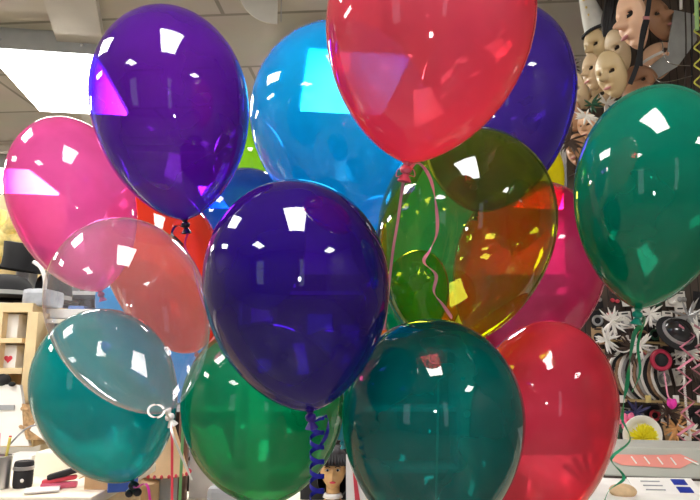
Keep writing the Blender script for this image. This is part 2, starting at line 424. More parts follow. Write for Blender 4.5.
# ------------------------------------------------------------------ left side: shelf unit, hats, counter
wood = mat('pale_pine', (.78, .60, .34), .5, var=.12, scale=10)
m_white = mat('matt_white', (.85, .83, .80), .5, var=.04)
m_cream = mat('cream_laminate', (.86, .80, .64), .4, var=.04)
m_black = mat('black_felt', (.012, .012, .014), .8, var=.2)
m_dark = mat('dark_brown_back', (.05, .035, .03), .8, var=.4, scale=9)
m_grey = mat('mid_grey', (.33, .34, .36), .5, var=.08)
m_red = mat('signal_red', (.62, .05, .08), .4)
m_tan = mat('tan_card', (.55, .36, .18), .6, var=.15)
m_blue = mat('box_blue', (.05, .14, .55), .4)
m_silver = mat('brushed_silver', (.6, .6, .6), .3, metal=.9, var=.05)
def simple(name, parts_m, x0, y0, x1, y1, Y, dep, label, cat, bev=.004, parent=None, group=None):
    c, d = pbox(x0, y0, x1, y1, Y, dep)
    o = MB().box(c, d, bev=bev).obj(name, parts_m, parent, smooth=False)
    if parent is None: tag(o, label, cat, group)
    return o

Y0 = 2.6
c, d = pbox(-60, 303, 33, 446, Y0, .4)
t = thing('shelf_unit', (c.x, Y0 + .2, c.z - d.z / 2), 'pale pine shelf unit with cubbyholes under the black hats', 'shelf unit')
for (a, z0, bb, z1, nm) in ((-60, 303, 33, 312, 'top_board'), (-60, 338, 22, 343, 'shelf'), (-60, 368, 22, 374, 'shelf'), (-60, 440, 33, 447, 'bottom_board'), (22, 312, 33, 440, 'side_panel'), (-60, 312, -52, 440, 'side_panel'), (-8, 312, -3, 440, 'divider')):
    simple(nm, wood, a, z0, bb, z1, Y0, .4, '', '', .002, t)
c2, d2 = pbox(-60, 303, 33, 446, Y0 + .4, .012)
MB().box(c2, d2).obj('back_panel', mat('pine_back', (.55, .38, .22), .6), t, smooth=False)
# little white boxes in the cubbyholes
def carton(x0, y0, x1, y1, Y, label, mark=None):
    c, d = pbox(x0, y0, x1, y1, Y, .1)
    t = thing('carton', (c.x, c.y, c.z - d.z / 2), label, 'box', 'small white cartons in the shelf unit')
    MB().box(c, d, bev=.004).obj('carton_body', m_white, t, smooth=False)
    MB().box(c + Vector((0, 0, d.z / 2 + .002)), (d.x * 1.02, d.y * 1.02, .006)).obj('lid', mat('carton_lid', (.7, .66, .6), .5), t, smooth=False)
    if mark == 'heart':
        b = MB(); pts = []
        for i in range(28):
            a = i / 28 * 2 * PI
            pts.append((c.x + .0011 * 16 * math.sin(a) ** 3, c.z - .008 + .0011 * (13 * math.cos(a) - 5 * math.cos(2 * a) - 2 * math.cos(3 * a) - math.cos(4 * a))))
        b.prism(pts, c.y - d.y / 2 - .002, .003); b.obj('printed_heart', m_red, t, smooth=False)
    return t
carton(1, 315, 18, 338, Y0 + .04, 'white carton in the top cubbyhole of the pine shelf')
carton(1, 346, 16, 368, Y0 + .04, 'white carton with a printed red heart in the pine shelf', 'heart')
# white leaning board with grey label
c, d = pbox(-20, 384, 25, 441, Y0 - .06, .02)
t = thing('display_board', (c.x, c.y, c.z - d.z / 2), 'white board with a grey label leaning on the pine shelf', 'board')
b = MB(); q = [(P(-20, 384, Y0 - .06)), P(20, 385, Y0 - .06), P(29, 446, Y0 - .06), P(-20, 446, Y0 - .06)]
b.prism([(v.x, v.z) for v in q], Y0 - .06, .02); b.obj('board', m_white, t, smooth=False)
simple('grey_label', m_grey, -10, 405, 14, 410, Y0 - .065, .004, '', '', 0, t)
b = MB(); b.ell(P(12, 384, Y0 - .07), (.014, .01, .01)); b.obj('clip', m_black, t)
b = MB(); b.ell(P(3, 380, Y0 - .05), (.03, .03, .025)); tag(b.obj('small_ornament', m_black), 'small black round ornament above the white leaning board', 'ornament')

# hats on top
def hat(name, px, py, Y, r, h, brim, label, m, tilt=(0, 0, 0), kind='bowler', band=None, group=None):
    base = P(px, py, Y)
    t = thing(name, base, label, 'hat', group, tilt); M = t.matrix_basis
    if kind == 'bowler': prof = [(0, h), (r * .35, h * .985), (r * .7, h * .86), (r * .93, h * .6), (r, h * .3), (r, .012), (r + .004, .008)]
    elif kind == 'top': prof = [(0, h), (r * .8, h), (r * .98, h * .985), (r * 1.0, h * .96), (r * .93, h * .5), (r * .96, .012)]
    else: prof = [(0, h), (.004, h - .003), (r * .5, h * .5), (r, .01)]
    b = MB(); b.lathe(prof, M, 32); b.obj('crown', m, t)
    b = MB(); b.lathe([(r * .97, .010), (r + brim * .6, .004), (r + brim, .016), (r + brim, .020), (r + brim * .6, .009), (r * .97, .016)], M, 32); b.obj('brim', m, t)
    if band:
        b = MB(); b.lathe([(r * .985, .012), (r * 1.015, .013), (r * 1.015, .042), (r * .985, .043)], M, 32); b.obj('hat_band', band, t)
    return t
m_band = mat('hat_band_grey', (.45, .45, .42), .5)
hat('bowler_hat', 6, 301, Y0 + .15, .11, .12, .05, 'black bowler hat lying on top of the pine shelf', m_black, (0, 0, 0), 'bowler', m_band)
hat('top_hat', 22, 272, Y0 + .32, .10, .14, .04, 'tall black hat standing up behind the bowler hat', m_black, (.1, .15, 0), 'top')
hat('bowler_hat', 50, 303, Y0 + .42, .095, .15, .04, 'black hat tucked between bowler hat and pink balloon', m_black, (0, .1, 0), 'bowler', m_band)
simple('hat_stand', m_white, 14, 270, 28, 303, Y0 + .28, .08, 'white pedestal box holding up the tall black hat', 'stand')
b = MB(); b.tube(smoothpath([P(34, 262, Y0 + .1), P(41, 268, Y0 + .08), P(45, 280, Y0 + .08), P(44, 292, Y0 + .1), P(42, 303, Y0 + .1)]), .009); tag(b.obj('curved_handle', m_white), 'white curved cane handle beside the black hats', 'cane')
# grey box and white ledge
simple('grey_case', mat('grey_case', (.40, .42, .46), .3, var=.2, scale=20), 21, 288, 46, 306, Y0 + .02, .18, 'shiny grey case lying on the white ledge', 'case', .02)
c, d = pbox(46, 309, 96, 318, Y0 + .1, .5)
t = thing('white_cabinet', (c.x, c.y, 0), 'white-topped cabinet with dark open shelf behind clear balloon', 'cabinet')
MB().box(c, d, bev=.003).obj('worktop', m_white, t, smooth=False)
simple('lower_rail', m_cream, 46, 319, 96, 323, Y0 + .07, .03, '', '', .002, t)
cc_, dd_ = pbox(46, 318, 96, 440, Y0 + .15, .45)
MB().box(cc_, dd_).obj('carcass', m_dark, t, smooth=False)
bz = MB().box((cc_.x, cc_.y, (cc_.z - dd_.z / 2) / 2), (dd_.x, dd_.y, cc_.z - dd_.z / 2)); bz.obj('base', m_cream, t, smooth=False)
b = MB(); b.tube(smoothpath([P(34, 336, Y0 + .1), P(40, 332, Y0 + .08), P(46, 340, Y0 + .08), P(38, 350, Y0 + .1)]), .004); tag(b.obj('cable', mat('pale_cable', (.6, .55, .5), .4)), 'thin pale cable looping in the dark open shelf', 'cable')
# yellow wall ornament
m_gold = mat('gold_paper', (.75, .60, .22), .5, var=.3, scale=30)
b = MB()
for i in range(7):
    a = i / 7 * 2 * PI; c0 = P(-2, 240, 3.4)
    b.tube([c0 + Vector((.03 * math.cos(a), 0, .03 * math.sin(a))), c0 + Vector((.17 * math.cos(a), .02, .17 * math.sin(a)))], [.03, .055], 10)
b.ell(c0, (.07, .05, .07)); tag(b.obj('paper_flower', m_gold), 'gold paper flower ornament above the black hats', 'ornament')
o = simple('notice_board', mat('yellow_board', (.78, .66, .40), .6, var=.15), -160, 195, 60, 300, 3.6, .05, 'yellowish notice board on the wall behind the black hats', 'board')
# basket with clutter right of the board
c = P(42, 438, Y0 - .02)
t = thing('wicker_basket', (c.x, c.y, c.z), 'brown wicker basket beside the white leaning board', 'basket')
m_wick = mat('wicker', (.42, .26, .13), .7, var=.5, scale=60, bump=.6)
b = MB(); b.lathe([(0, 0), (.06, 0), (.075, .06), (.085, .14), (.078, .14), (.068, .06), (.055, .012), (0, .012)], t.matrix_basis, 28); b.obj('basket_body', m_wick, t)
for k in range(2):
    b = MB(); ps = [t.matrix_basis @ Vector(((.08 + .002) * math.cos(a), .082 * math.sin(a), .05 + .07 * k)) for a in [i / 24 * 2 * PI for i in range(25)]]
    b.tube(ps, .007, 6); b.obj('woven_rim', m_wick, t)
for k, (px, py, cc) in enumerate(((36, 396, 'tan_card'), (42, 390, 'signal_red'), (48, 396, 'tan_card'))):
    pass
o = MB().box(P(52, 435, Y0 - .15), (.16, .02, .06), (0, .6, .1), bev=.003).obj('folded_card', m_white, smooth=False); tag(o, 'white folded card sloping beside the teal balloon', 'card')

# long cream counter at the lower left
Yc = 1.95
top = P(40, 452, Yc + .5).z
t = thing('counter', (-1.66, Yc + .3, 0), 'cream counter running along the lower left', 'counter')
zt = P(60, 503, Yc).z
MB().box((-1.66, Yc + .31, zt + .0), (1.75, .62, .035), bev=.006).obj('worktop', m_cream, t, smooth=False)
MB().box((-1.66, Yc + .34, zt / 2 - .01), (1.65, .52, zt - .03)).obj('counter_base', wood, t, smooth=False)
MB().box((-1.66, Yc + .08, zt - .06), (1.65, .02, .05), bev=.003).obj('front_trim', mat('counter_trim', (.55, .48, .38), .5), t, smooth=False)
ZT = zt + .018
def on_counter(px, Y): v = P(px, 400, Y); return Vector((v.x, Y, ZT))
# raised cream tray/lid
simple('cream_panel', mat('cream_panel', (.9, .86, .70), .4, var=.03), 34, 452, 112, 483.5, Yc + .34, .2, 'long cream panel box standing at the back of the counter', 'panel', .006)
simple('paper_stack', m_white, 2, 456, 31, 478, Yc + .45, .12, 'stack of white papers behind the pen cup', 'papers', .003)
# pen cup
c = on_counter(6, Yc + .12)
t = thing('pen_cup', c, 'silver mesh pen cup on the left end of the counter', 'pen cup')
b = MB(); b.lathe([(0, .0), (.034, .0), (.036, .1), (.039, .102), (.034, .103), (.032, .006), (0, .006)], Matrix.Translation(c), 28); b.obj('cup', m_silver, t)
for i, (dx, dy, mm, tl) in enumerate(((-.015, 0, m_black, .05), (.012, .01, m_red, .085), (.0, -.014, mat('pen_pink', (.8, .3, .4), .4), .11), (.02, -.005, mat('pen_yellow', (.8, .7, .15), .4), .08), (-.02, .012, m_black, .09))):
    a = c + Vector((dx * .4, dy * .4, .01)); z = c + Vector((dx * 1.5, dy * 1.5, .12 + tl * .5))
    b = MB(); b.tube([a, z], .0045, 8)
    tag(b.obj('pen', mm), ['black pen in the cup leaning left', 'red pen standing in the silver cup', 'pink pen standing tallest in the silver cup', 'yellow pen in the cup leaning right', 'second black pen at the back of the silver cup'][i], 'pen', 'pens in the silver cup')
b = MB(); b.tube(smoothpath([c + Vector((.02, 0, .13)), c + Vector((.08, 0, .19)), c + Vector((.14, .01, .20))]), .003, 6); tag(b.obj('wire', m_grey), 'thin grey wire arching out over the pen cup', 'wire')
c = on_counter(30, Yc + .14)
t = thing('black_canister', c, 'black canister beside the silver pen cup', 'canister')
b = MB(); b.lathe([(0, 0), (.028, 0), (.03, .01), (.03, .075), (.027, .082), (0, .082)], Matrix.Translation(c), 24); b.obj('canister_body', m_black, t)
b = MB(); b.lathe([(.031, .055), (.0325, .056), (.0325, .066), (.031, .067)], Matrix.Translation(c), 24); b.obj('metal_ring', m_silver, t)
b = MB(); b.ell(c + Vector((.012, -.029, .025)), (.006, .003, .006)); b.obj('white_dot', m_white, t)
# stapler
c = on_counter(66, Yc + .13)
t = thing('stapler', c, 'black and red stapler lying on the counter', 'stapler', rot=(0, 0, .25)); M = t.matrix_basis
def local(b, M): bmesh.ops.transform(b.b, matrix=M, verts=b.b.verts); return b
local(MB().box((0, 0, .009), (.11, .030, .018), bev=.006), M).obj('base_plate', mat('stapler_rose', (.62, .12, .2), .35), t)
local(MB().box((.0, 0, .026), (.105, .026, .014), (0, -.12, 0), bev=.006), M).obj('magazine', m_red, t)
local(MB().box((.010, 0, .044), (.10, .030, .020), (0, -.26, 0), bev=.010), M).obj('grip', m_black, t)
# cardboard box, blue box, white cards
c, d = pbox(84, 481, 116, 497, Yc + .1, .16)
t = thing('cardboard_box', (c.x, c.y, ZT), 'brown cardboard box on the counter beside the stapler', 'box')
h = .045
MB().box((c.x, c.y, ZT + h / 2), (d.x, d.y, h)).obj('box_body', m_tan, t, smooth=False)
for s_ in (-1, 1): MB().box((c.x + s_ * d.x * .55, c.y, ZT + h - .004), (d.x * .3, d.y, .003), (0, s_ * .5, 0)).obj('flap', m_tan, t, smooth=False)
o = MB().box(on_counter(128, Yc + .12) + Vector((0, 0, .025)), (.09, .12, .05), (0, 0, .35), bev=.004).obj('blue_box', m_blue, smooth=False); tag(o, 'small blue box at the right end of the counter', 'box')
o = MB().box(on_counter(50, Yc + .07) + Vector((0, 0, .006)), (.10, .07, .006), (0, 0, .4), bev=.001).obj('notepad', m_white, smooth=False); tag(o, 'white notepad on the counter in front of the stapler', 'notepad')

# ------------------------------------------------------------------ bottom middle: cone hats, canister, shirt, post, mannequin head
Ym = 2.7
m_cone = mat('tan_cone', (.66, .44, .24), .6, var=.12, scale=8)
table_z = P(180, 512, Ym).z
t = thing('display_table', (-.45, Ym + .15, 0), 'low display table under the tan cone and mannequin head', 'table')
MB().box((-.46, Ym + .15, table_z - .02), (1.25, .5, .04), bev=.004).obj('tabletop', m_cream, t, smooth=False)
for sx in (-1, 1):
    for sy in (-1, 1): MB().box((-.46 + sx * .58, Ym + .15 + sy * .2, (table_z - .04) / 2), (.05, .05, table_z - .04)).obj('leg', wood, t, smooth=False)
def at_tab(px, Y): v = P(px, 480, Y); return Vector((v.x, Y, table_z))
# canister with cone on it
c = at_tab(165, Ym + .1)
ztop = P(167, 474, Ym + .1).z
b = MB(); b.lathe([(0, 0), (.052, 0), (.055, .01), (.055, ztop - table_z - .004), (0, ztop - table_z - .002)], Matrix.Translation(c), 28)
tag(b.obj('grey_canister', m_grey), 'grey cylinder standing under the tan cone', 'canister')
zc = P(167, 425, Ym + .1).z
t = thing('paper_cone', (c.x, c.y, ztop), 'tan cone with red trim between teal and emerald balloons', 'cone')
b = MB(); b.lathe([(.105, 0), (.103, .002), (.03, zc - ztop), (.028, zc - ztop), (.10, .0)], Matrix.Translation((c.x, c.y, ztop)), 32); b.obj('cone_body', m_cone, t)
b = MB()
for i in range(22):
    a = i / 22 * 2 * PI; q0 = Vector((c.x + .106 * math.cos(a), c.y + .106 * math.sin(a), ztop + .006)); b.ell(q0, (.007, .007, .009), u=8, v=6)
b.obj('red_trim', m_red, t)
o = MB(); c1 = at_tab(142, Ym + .02); o.lathe([(0, 0), (.06, 0), (.075, .05), (.072, .115), (.06, .12), (0, .12)], Matrix.Translation(c1), 28); tag(o.obj('tan_tub', m_cone), 'rounded tan tub beside the tan cone', 'tub')
c, d = pbox(178, 380, 187, 512, Ym + .2, .04)
tag(MB().box(c, d, bev=.003).obj('display_post', mat('brown_post', (.20, .11, .08), .5, var=.2)), 'dark brown upright post behind the light green ribbon', 'post')
# hanging white shirt
Ys = Ym + .25
q = [(192, 425), (200, 430), (212, 425), (222, 430), (232, 462), (222, 466), (218, 455), (219, 512), (188, 512), (190, 455), (184, 462), (180, 455)]
b = MB(); b.prism([(P(x, y, Ys).x, P(x, y, Ys).z) for x, y in q], Ys, .03)
t = thing('white_shirt', (P(205, 512, Ys).x, Ys, table_z), 'white shirt hanging beside the dark post under the emerald balloon', 'shirt')
b.obj('shirt_body', m_white, t, smooth=False)
for k in range(4):
    o = MB().ell((P(204, 0, Ys).x, Ys - .003, P(204, 440 + k * 15, Ys).z), (.006, .004, .006), u=8, v=6); o.obj('button', m_grey, t)
simple('wrist_bag', m_grey, 206, 488, 236, 512, Ym, .08, 'grey bag under the white shirt', 'bag', .02)
simple('wood_board', m_tan, 214, 482, 236, 512, Ym + .12, .02, 'brown wooden board behind the grey bag', 'board')
# mannequin head with black wig
m_face = mat('golden_skin', (.62, .36, .15), .35, var=.05); m_wig = mat('wig_black', (.008, .006, .007), .55, bump=.3, scale=60)
Yh = 2.80
hc = P(333, 470, Yh); s = 1.0
base = Vector((hc.x, Yh, P(335, 512, Yh).z))
t = thing('mannequin_head', (hc.x, Yh, base.z), 'golden mannequin head wearing a black bobbed wig', 'mannequin head')
b = MB()
R0 = .062
bmesh.ops.create_uvsphere(b.b, u_segments=40, v_segments=28, radius=1)
for v in b.b.verts:
    x, y, z = v.co
    X, Yy, Z = x * .058, y * .068, z * .082
    if z < 0: X *= 1 - .38 * (-z) ** 1.5
    if y < 0:
        Yy -= .020 * math.exp(-((x / .16) ** 2) - (((z + .12) / .20) ** 2))                  # nose
        Yy -= .006 * math.exp(-((x / .3) ** 2) - (((z + .48) / .08) ** 2))                   # lips
        for sx in (-1, 1): Yy += .010 * math.exp(-(((x - sx * .38) / .2) ** 2) - (((z - .12) / .12) ** 2))
        Yy -= .006 * math.exp(-((x / .35) ** 2) - (((z + .8) / .15) ** 2))
    v.co = Vector((X, Yy, Z)) + hc
b.lathe([(.03, -.14 + .02), (.03, -.05), (.033, -.04)], Matrix.Translation(hc), 20)
b.lathe([(0, -.175), (.085, -.17), (.075, -.145), (.034, -.12)], Matrix.Translation(hc), 24)
b.obj('head', m_face, t)
for sx in (-1, 1):
    MB().ell(hc + Vector((sx * .022, -.056, .009)), (.010, .005, .005)).obj('eye', m_white, t)
    MB().ell(hc + Vector((sx * .022, -.0605, .009)), (.005, .002, .005)).obj('iris', m_black, t)
    MB().tube([hc + Vector((sx * .010, -.066, .022)), hc + Vector((sx * .022, -.066, .026)), hc + Vector((sx * .034, -.060, .022))], .0022).obj('eyebrow', m_black, t)
MB().ell(hc + Vector((0, -.068, -.040)), (.014, .005, .005)).obj('lips', m_red, t)
b = MB(); bmesh.ops.create_uvsphere(b.b, u_segments=40, v_segments=26, radius=1)
for v in list(b.b.verts):
    x, y, z = v.co
    if y < -.35 and z < .28: b.b.verts.remove(v); continue
    v.co = Vector((x * .075 * (1 + .04 * math.sin(z * 9)), y * .083, z * .098 + (-.0 if z > 0 else z * .045))) + hc + Vector((0, .006, .006))
for i in range(9):
    a = -1 + i / 4
    b.tube(smoothpath([hc + Vector((a * .045, -.055, .070)), hc + Vector((a * .052, -.074, .045)), hc + Vector((a * .055, -.072, .030))], 4), [.009] * 8 + [.004], 6)
b.obj('wig', m_wig, t)
b = MB(); b.lathe([(.034, -.118), (.044, -.112), (.040, -.098), (.033, -.094)], Matrix.Translation(hc), 24); b.obj('lace_collar', m_white, t)
simple('dark_costume', m_black, 300, 446, 356, 512, Yh + .12, .06, 'black costume cloth hanging behind the mannequin head', 'cloth', .02)
c, d = pbox(346, 462, 366, 512, Yh - .1, .012)
t = thing('poster_card', (c.x, c.y, c.z - d.z / 2), 'white and red card standing right of the mannequin head', 'card')
b = MB(); q = [(346, 455), (352, 452), (370, 512), (346, 512)]
b.prism([(P(x, y, Yh - .1).x, P(x, y, Yh - .1).z) for x, y in q], Yh - .1, .012); b.obj('card', m_white, t, smooth=False)
b = MB(); q = [(352, 462), (354, 462), (360, 500), (355, 500)]
b.prism([(P(x, y, Yh - .1).x, P(x, y, Yh - .1).z) for x, y in q], Yh - .104, .004); b.obj('red_stripe', m_red, t, smooth=False)

# ------------------------------------------------------------------ back: merchandise shelves seen through the balloons
cols = [(.5, .1, .1), (.1, .2, .5), (.6, .5, .2), (.15, .35, .2), (.5, .5, .5), (.3, .1, .35), (.7, .65, .55), (.1, .1, .12)]
names = ['red', 'blue', 'mustard', 'green', 'grey', 'plum', 'beige', 'black']
for ui, (ux, uw) in enumerate(((-1.6, 1.5), (.1, 1.5), (1.75, 1.4))):
    uy = 5.0
    t = thing('gondola_shelf', (ux, uy, 0), ['tall dark shop shelf behind the left balloons', 'tall dark shop shelf behind the middle balloons', 'tall dark shop shelf behind the right balloons'][ui], 'shelf unit', 'dark shop shelves at the back')
    MB().box((ux, uy + .2, 1.1), (uw, .03, 2.2)).obj('back_panel', m_dark, t, smooth=False)
    for s_ in (-1, 1): MB().box((ux + s_ * (uw / 2 - .015), uy, 1.1), (.03, .4, 2.2)).obj('side_panel', m_grey, t, smooth=False)
    for k in range(5):
        MB().box((ux, uy, .2 + k * .45), (uw - .06, .4, .03)).obj('shelf', m_grey, t, smooth=False)
        if k > 2 or k < 2: 
            x = ux - uw / 2 + .1
            while x < ux + uw / 2 - .2 and k < 4:
                wdt = random.uniform(.10, .2); hh = random.uniform(.16, .34); ci = random.randrange(8)
                if k >= 2:
                    tag(MB().box((x + wdt / 2, uy - .02, .215 + k * .45 + hh / 2), (wdt, .28, hh), bev=.004).obj('merchandise_box', mat('merch_' + names[ci], cols[ci], .5), smooth=False),
                        names[ci] + ' box on the ' + ['left', 'middle', 'right'][ui] + ' dark shop shelf', 'box', names[ci] + ' boxes on the ' + ['left', 'middle', 'right'][ui] + ' dark shelf')
                x += wdt + random.uniform(.02, .08)
# ------------------------------------------------------------------ pale half disc near the ceiling
c = P(262, -14, 3.1)
c = P(278, -13, 2.7)
b = MB(); pts = [(-.195 * math.sin(a), -.195 * math.cos(a)) for a in [i / 14 * PI * .5 for i in range(15)]] + [(-.19, .04), (0, .04)]
b.prism([(c.x + x, c.z + z) for x, z in pts], 2.7, .006)  # flat pale quarter disc, not identified as any particular object
tag(b.obj('pale_half_disc', mat('disc_pale', (.80, .78, .70), .6, var=.04), smooth=False), 'pale half round disc below the ceiling', 'decoration')
b = MB(); b.tube([Vector((P(281, 0, 2.72).x, 2.72, CEIL)), P(281, 22, 2.72)], .0025, 6); tag(b.obj('hanging_cord', m_grey), 'thin cord beside the pale half disc', 'cord')

# ------------------------------------------------------------------ right: display wall
Yd = 2.6
q = [(604, -60), (800, -60), (800, 449), (574, 449), (566, 140), (590, 60)]
m_peg = tile_mat('pegboard_brown', (.10, .075, .055), (.07, .05, .04), (.02, .015, .012), 14, .5, .5, .03, .7)
b = MB(); b.prism([(P(x, y, Yd).x, P(x, y, Yd).z) for x, y in q], Yd, .05)
t = thing('display_wall', (P(680, 449, Yd).x, Yd + .1, 0), 'dark brown display board carrying masks and accessories at right', 'display board')
b.obj('pegboard', m_peg, t, smooth=False)
for x in (600, 780):
    v = P(x, 440, Yd); MB().box((v.x, Yd + .08, v.z / 2 + .1), (.05, .05, v.z + .2)).obj('post', m_dark, t, smooth=False)
    
SK = {'peach': (.80, .50, .32), 'tan': (.62, .45, .27), 'sand': (.60, .45, .24), 'brown': (.42, .22, .12), 'ivory': (.66, .52, .33)}
def face(px, py, hpx, yaw, roll, col, label, Y=2.5, full=True, pitch=0.0, strap=False):
    H = hpx / F * Y / cp; W = H * (.74 if full else .9)
    o = P(px, py, Y)
    t = thing('face_mask', o, label, 'mask', 'hanging face masks', (pitch, roll, yaw))
    M = t.matrix_basis
    b = MB(); nu, nv = 26, 34; g = {}
    for i in range(nu + 1):
        for j in range(nv + 1):
            a = (i / nu * 2 - 1); c_ = (j / nv * 2 - 1)
            # square to disc
            x = a * math.sqrt(1 - c_ * c_ / 2); z = c_ * math.sqrt(1 - a * a / 2)
            if z < 0: xx = x * (1 - .30 * z * z)
            else: xx = x * (1 + .04 * z)
            r2 = min(1, x * x + z * z)
            y = -.34 * math.sqrt(max(0, 1 - r2 * .97))
            y -= .30 * math.exp(-((x / .15) ** 2)) * math.exp(-(((z + .10) / .20) ** 2)) * (1 if z > -.12 else math.exp(-(((z + .12) / .07) ** 2)))
            y -= .05 * math.exp(-((x / .10) ** 2) - (((z - .18) / .22) ** 2))
            y -= .05 * math.exp(-((x / .55) ** 2) - (((z - .36) / .10) ** 2))
            for s_ in (-1, 1): y += .10 * math.exp(-(((x - s_ * .40) / .22) ** 2) - (((z - .14) / .12) ** 2)); y -= .04 * math.exp(-(((x - s_ * .5) / .2) ** 2) - (((z + .2) / .2) ** 2))
            if full:
                y -= .09 * math.exp(-((x / .28) ** 2) - (((z + .44) / .05) ** 2)); y -= .08 * math.exp(-((x / .22) ** 2) - (((z + .55) / .045) ** 2))
                y -= .11 * math.exp(-((x / .3) ** 2) - (((z + .80) / .13) ** 2))
            if not full and z < -.25: z = -.25 + (z + .25) * .35
            g[i, j] = (b.b.verts.new(M @ Vector((xx * W / 2, y * W * .9, z * H / 2))), x, z)
    for i in range(nu):
        for j in range(nv):
            x = (g[i, j][1] + g[i + 1, j + 1][1]) / 2; z = (g[i, j][2] + g[i + 1, j + 1][2]) / 2
            if ((abs(x) - .40) / .17) ** 2 + ((z - .13) / .075) ** 2 < 1: continue
            b.b.faces.new((g[i, j][0], g[i + 1, j][0], g[i + 1, j + 1][0], g[i, j + 1][0]))
    m = mat('mask_' + col, SK[col], .42, var=.08, scale=7)
    o = b.obj('mask_shell', m, t, ang=80)
    so = o.modifiers.new('thickness', 'SOLIDIFY'); so.thickness = .002
    if full:
        b = MB(); b.ell((0, -.44 * W * .9 + .012 * W, -.49 * H / 2), (W * .14, W * .05, H * .032), u=14, v=8)
        local(b, M); b.obj('painted_lips', mat('mask_lips', (.55, .22, .22), .4), t)
    if strap:
        b = MB(); b.ribbon([M @ Vector(v) for v in ((-W / 2, 0, .1 * H), (-W * .3, .05, .6 * H), (0, .07, .9 * H), (W * .3, .05, .6 * H), (W / 2, 0, .1 * H))], .007, lambda i: (0, 0, 1) if i in (0, 4) else (0, 1, 0)); b.obj('elastic_strap', m_black, t)
    return t
r_ = math.radians
face(636, 20, 66, r_(-86), r_(4), 'peach', 'large peach face mask with pinkish lips facing left at top', 2.16, pitch=r_(16))
face(598, 47, 42, r_(-73), r_(6), 'sand', 'sand face mask directly below the white pointed hat', 2.44, pitch=r_(21))
face(620, 50, 46, r_(-78), r_(7), 'ivory', 'ivory face mask under the chin of the large peach mask', 2.34, pitch=r_(26))
face(594, 72, 40, r_(-78), r_(3), 'tan', 'tan face mask left of the largest sand mask', 2.32, pitch=r_(12))
face(613, 74, 50, r_(-66), r_(6), 'sand', 'sand face mask in the centre of the mask cluster', 2.20, pitch=r_(24))
face(580, 90, 42, r_(-76), r_(8), 'ivory', 'leftmost ivory face mask beside the violet balloon', 2.46, pitch=r_(28))
face(603, 97, 40, r_(-68), r_(5), 'tan', 'tan face mask above the green leafy bit', 2.42, full=False, pitch=r_(19))
face(640, 82, 40, r_(-58), r_(-14), 'brown', 'brown half mask lying above the jade balloon', 2.42, full=False, pitch=r_(48))
face(574, 116, 34, r_(-68), r_(3), 'brown', 'brown face mask low beside the violet balloon', 2.46, pitch=r_(12))
face(588, 126, 30, r_(-58), r_(6), 'peach', 'small peach mask peeping over the jade balloon edge', 2.42, pitch=r_(24))
face(656, 20, 50, r_(20), r_(-20), 'brown', 'brown face mask right of the black strap', 2.46)
face(663, 62, 46, r_(-20), r_(-60), 'peach', 'peach mask lying sideways behind the grey visor', 2.48, full=False)
face(578, 150, 34, r_(-58), r_(2), 'brown', 'brown mask low between violet and jade balloons', 2.48, pitch=r_(9))
face(600, 135, 36, r_(-63), r_(-3), 'ivory', 'ivory mask hidden mostly behind the jade balloon top', 2.50, pitch=r_(9))
# white pointed hat with black rim
c = P(597, 30, 2.44)
t = thing('pointed_hat', c, 'white pointed hat with a black rim left of the masks', 'hat', rot=(.1, -.3, 0)); M = t.matrix_basis
b = MB(); b.lathe([(.052, 0), (.045, .06), (.03, .15), (.012, .22), (0, .235)], M, 28); b.obj('hat_cone', mat('hat_white', (.70, .69, .62), .6), t)
b = MB(); b.lathe([(.050, .0), (.066, -.012), (.070, -.010), (.068, -.002), (.052, .006)], M, 28); b.obj('rim', m_black, t)
for k in range(4):
    b = MB(); b.ell(M @ Vector((-.03 - .0 * k, -.03, .03 + .035 * k)), (.006, .004, .006), u=8, v=6); b.obj('stud', m_gold, t)
# black wig / hood
b = MB()
for k in range(9):
    x0 = 606 + k * 2.6
    b.tube(smoothpath([P(x0 + 3, -20, 2.40), P(x0 + 1, 4, 2.36 - .006 * (k % 3)), P(x0 - 2 + (k > 5) * 3, 22, 2.36), P(604 + k * 1.6, 37, 2.37)], 6), [.012] * 14 + [.009, .008, .006, .004, .002], 6)
tag(b.obj('black_wig', m_wig), 'long black wig hanging between pointed hat and peach mask', 'wig')
# black strap
b = MB(); b.ribbon(smoothpath([P(652, -30, 2.06), P(648, 10, 2.05), P(643, 30, 2.05), P(638, 62, 2.06), P(630, 84, 2.07)], 6), .017, lambda i: (1, 0, 0), .003)
t = thing('black_strap', P(652, -30, 2.06), 'black strap hanging down over the face masks', 'strap'); b.obj('strap_band', m_black, t)
MB().box(P(646, 18, 2.045), (.022, .005, .012)).obj('buckle', mat('buckle_pink', (.5, .2, .2), .4), t)
b = MB(); b.ribbon(smoothpath([P(648, 20, 2.06), P(642, 45, 2.07), P(641, 66, 2.07)], 6), .012, lambda i: (1, 0, 0), .003); b.obj('strap_tail', m_black, t)
# grey visor sheets with wire arcs
b = MB(); q = [(674, 10), (694, 14), (697, 40), (678, 66), (655, 80), (640, 74), (668, 52)]
b.prism([(P(x, y, 2.40).x, P(x, y, 2.40).z) for x, y in q], 2.40, .01)
t = thing('grey_visor', P(670, 80, 2.4), 'grey plastic visor sheet among the masks at top right', 'visor'); b.obj('visor_sheet', mat('visor_grey', (.36, .37, .36), .25), t, smooth=False)
for (a0, a1, a2) in (((662, 42), (668, 62), (690, 66)), ((650, 66), (660, 82), (692, 76))):
    b = MB(); b.tube(smoothpath([P(*a0, 2.36), P(*a1, 2.35), P(*a2, 2.37)], 8), .0018, 6); b.obj('wire_arc', m_screw, t)
b = MB(); b.tube(smoothpath([P(638, 66, 2.36), P(650, 58, 2.35), P(662, 52, 2.36)], 6), .006, 8); tag(b.obj('white_rod', m_white), 'short white rod between the brown mask and grey visor', 'rod')
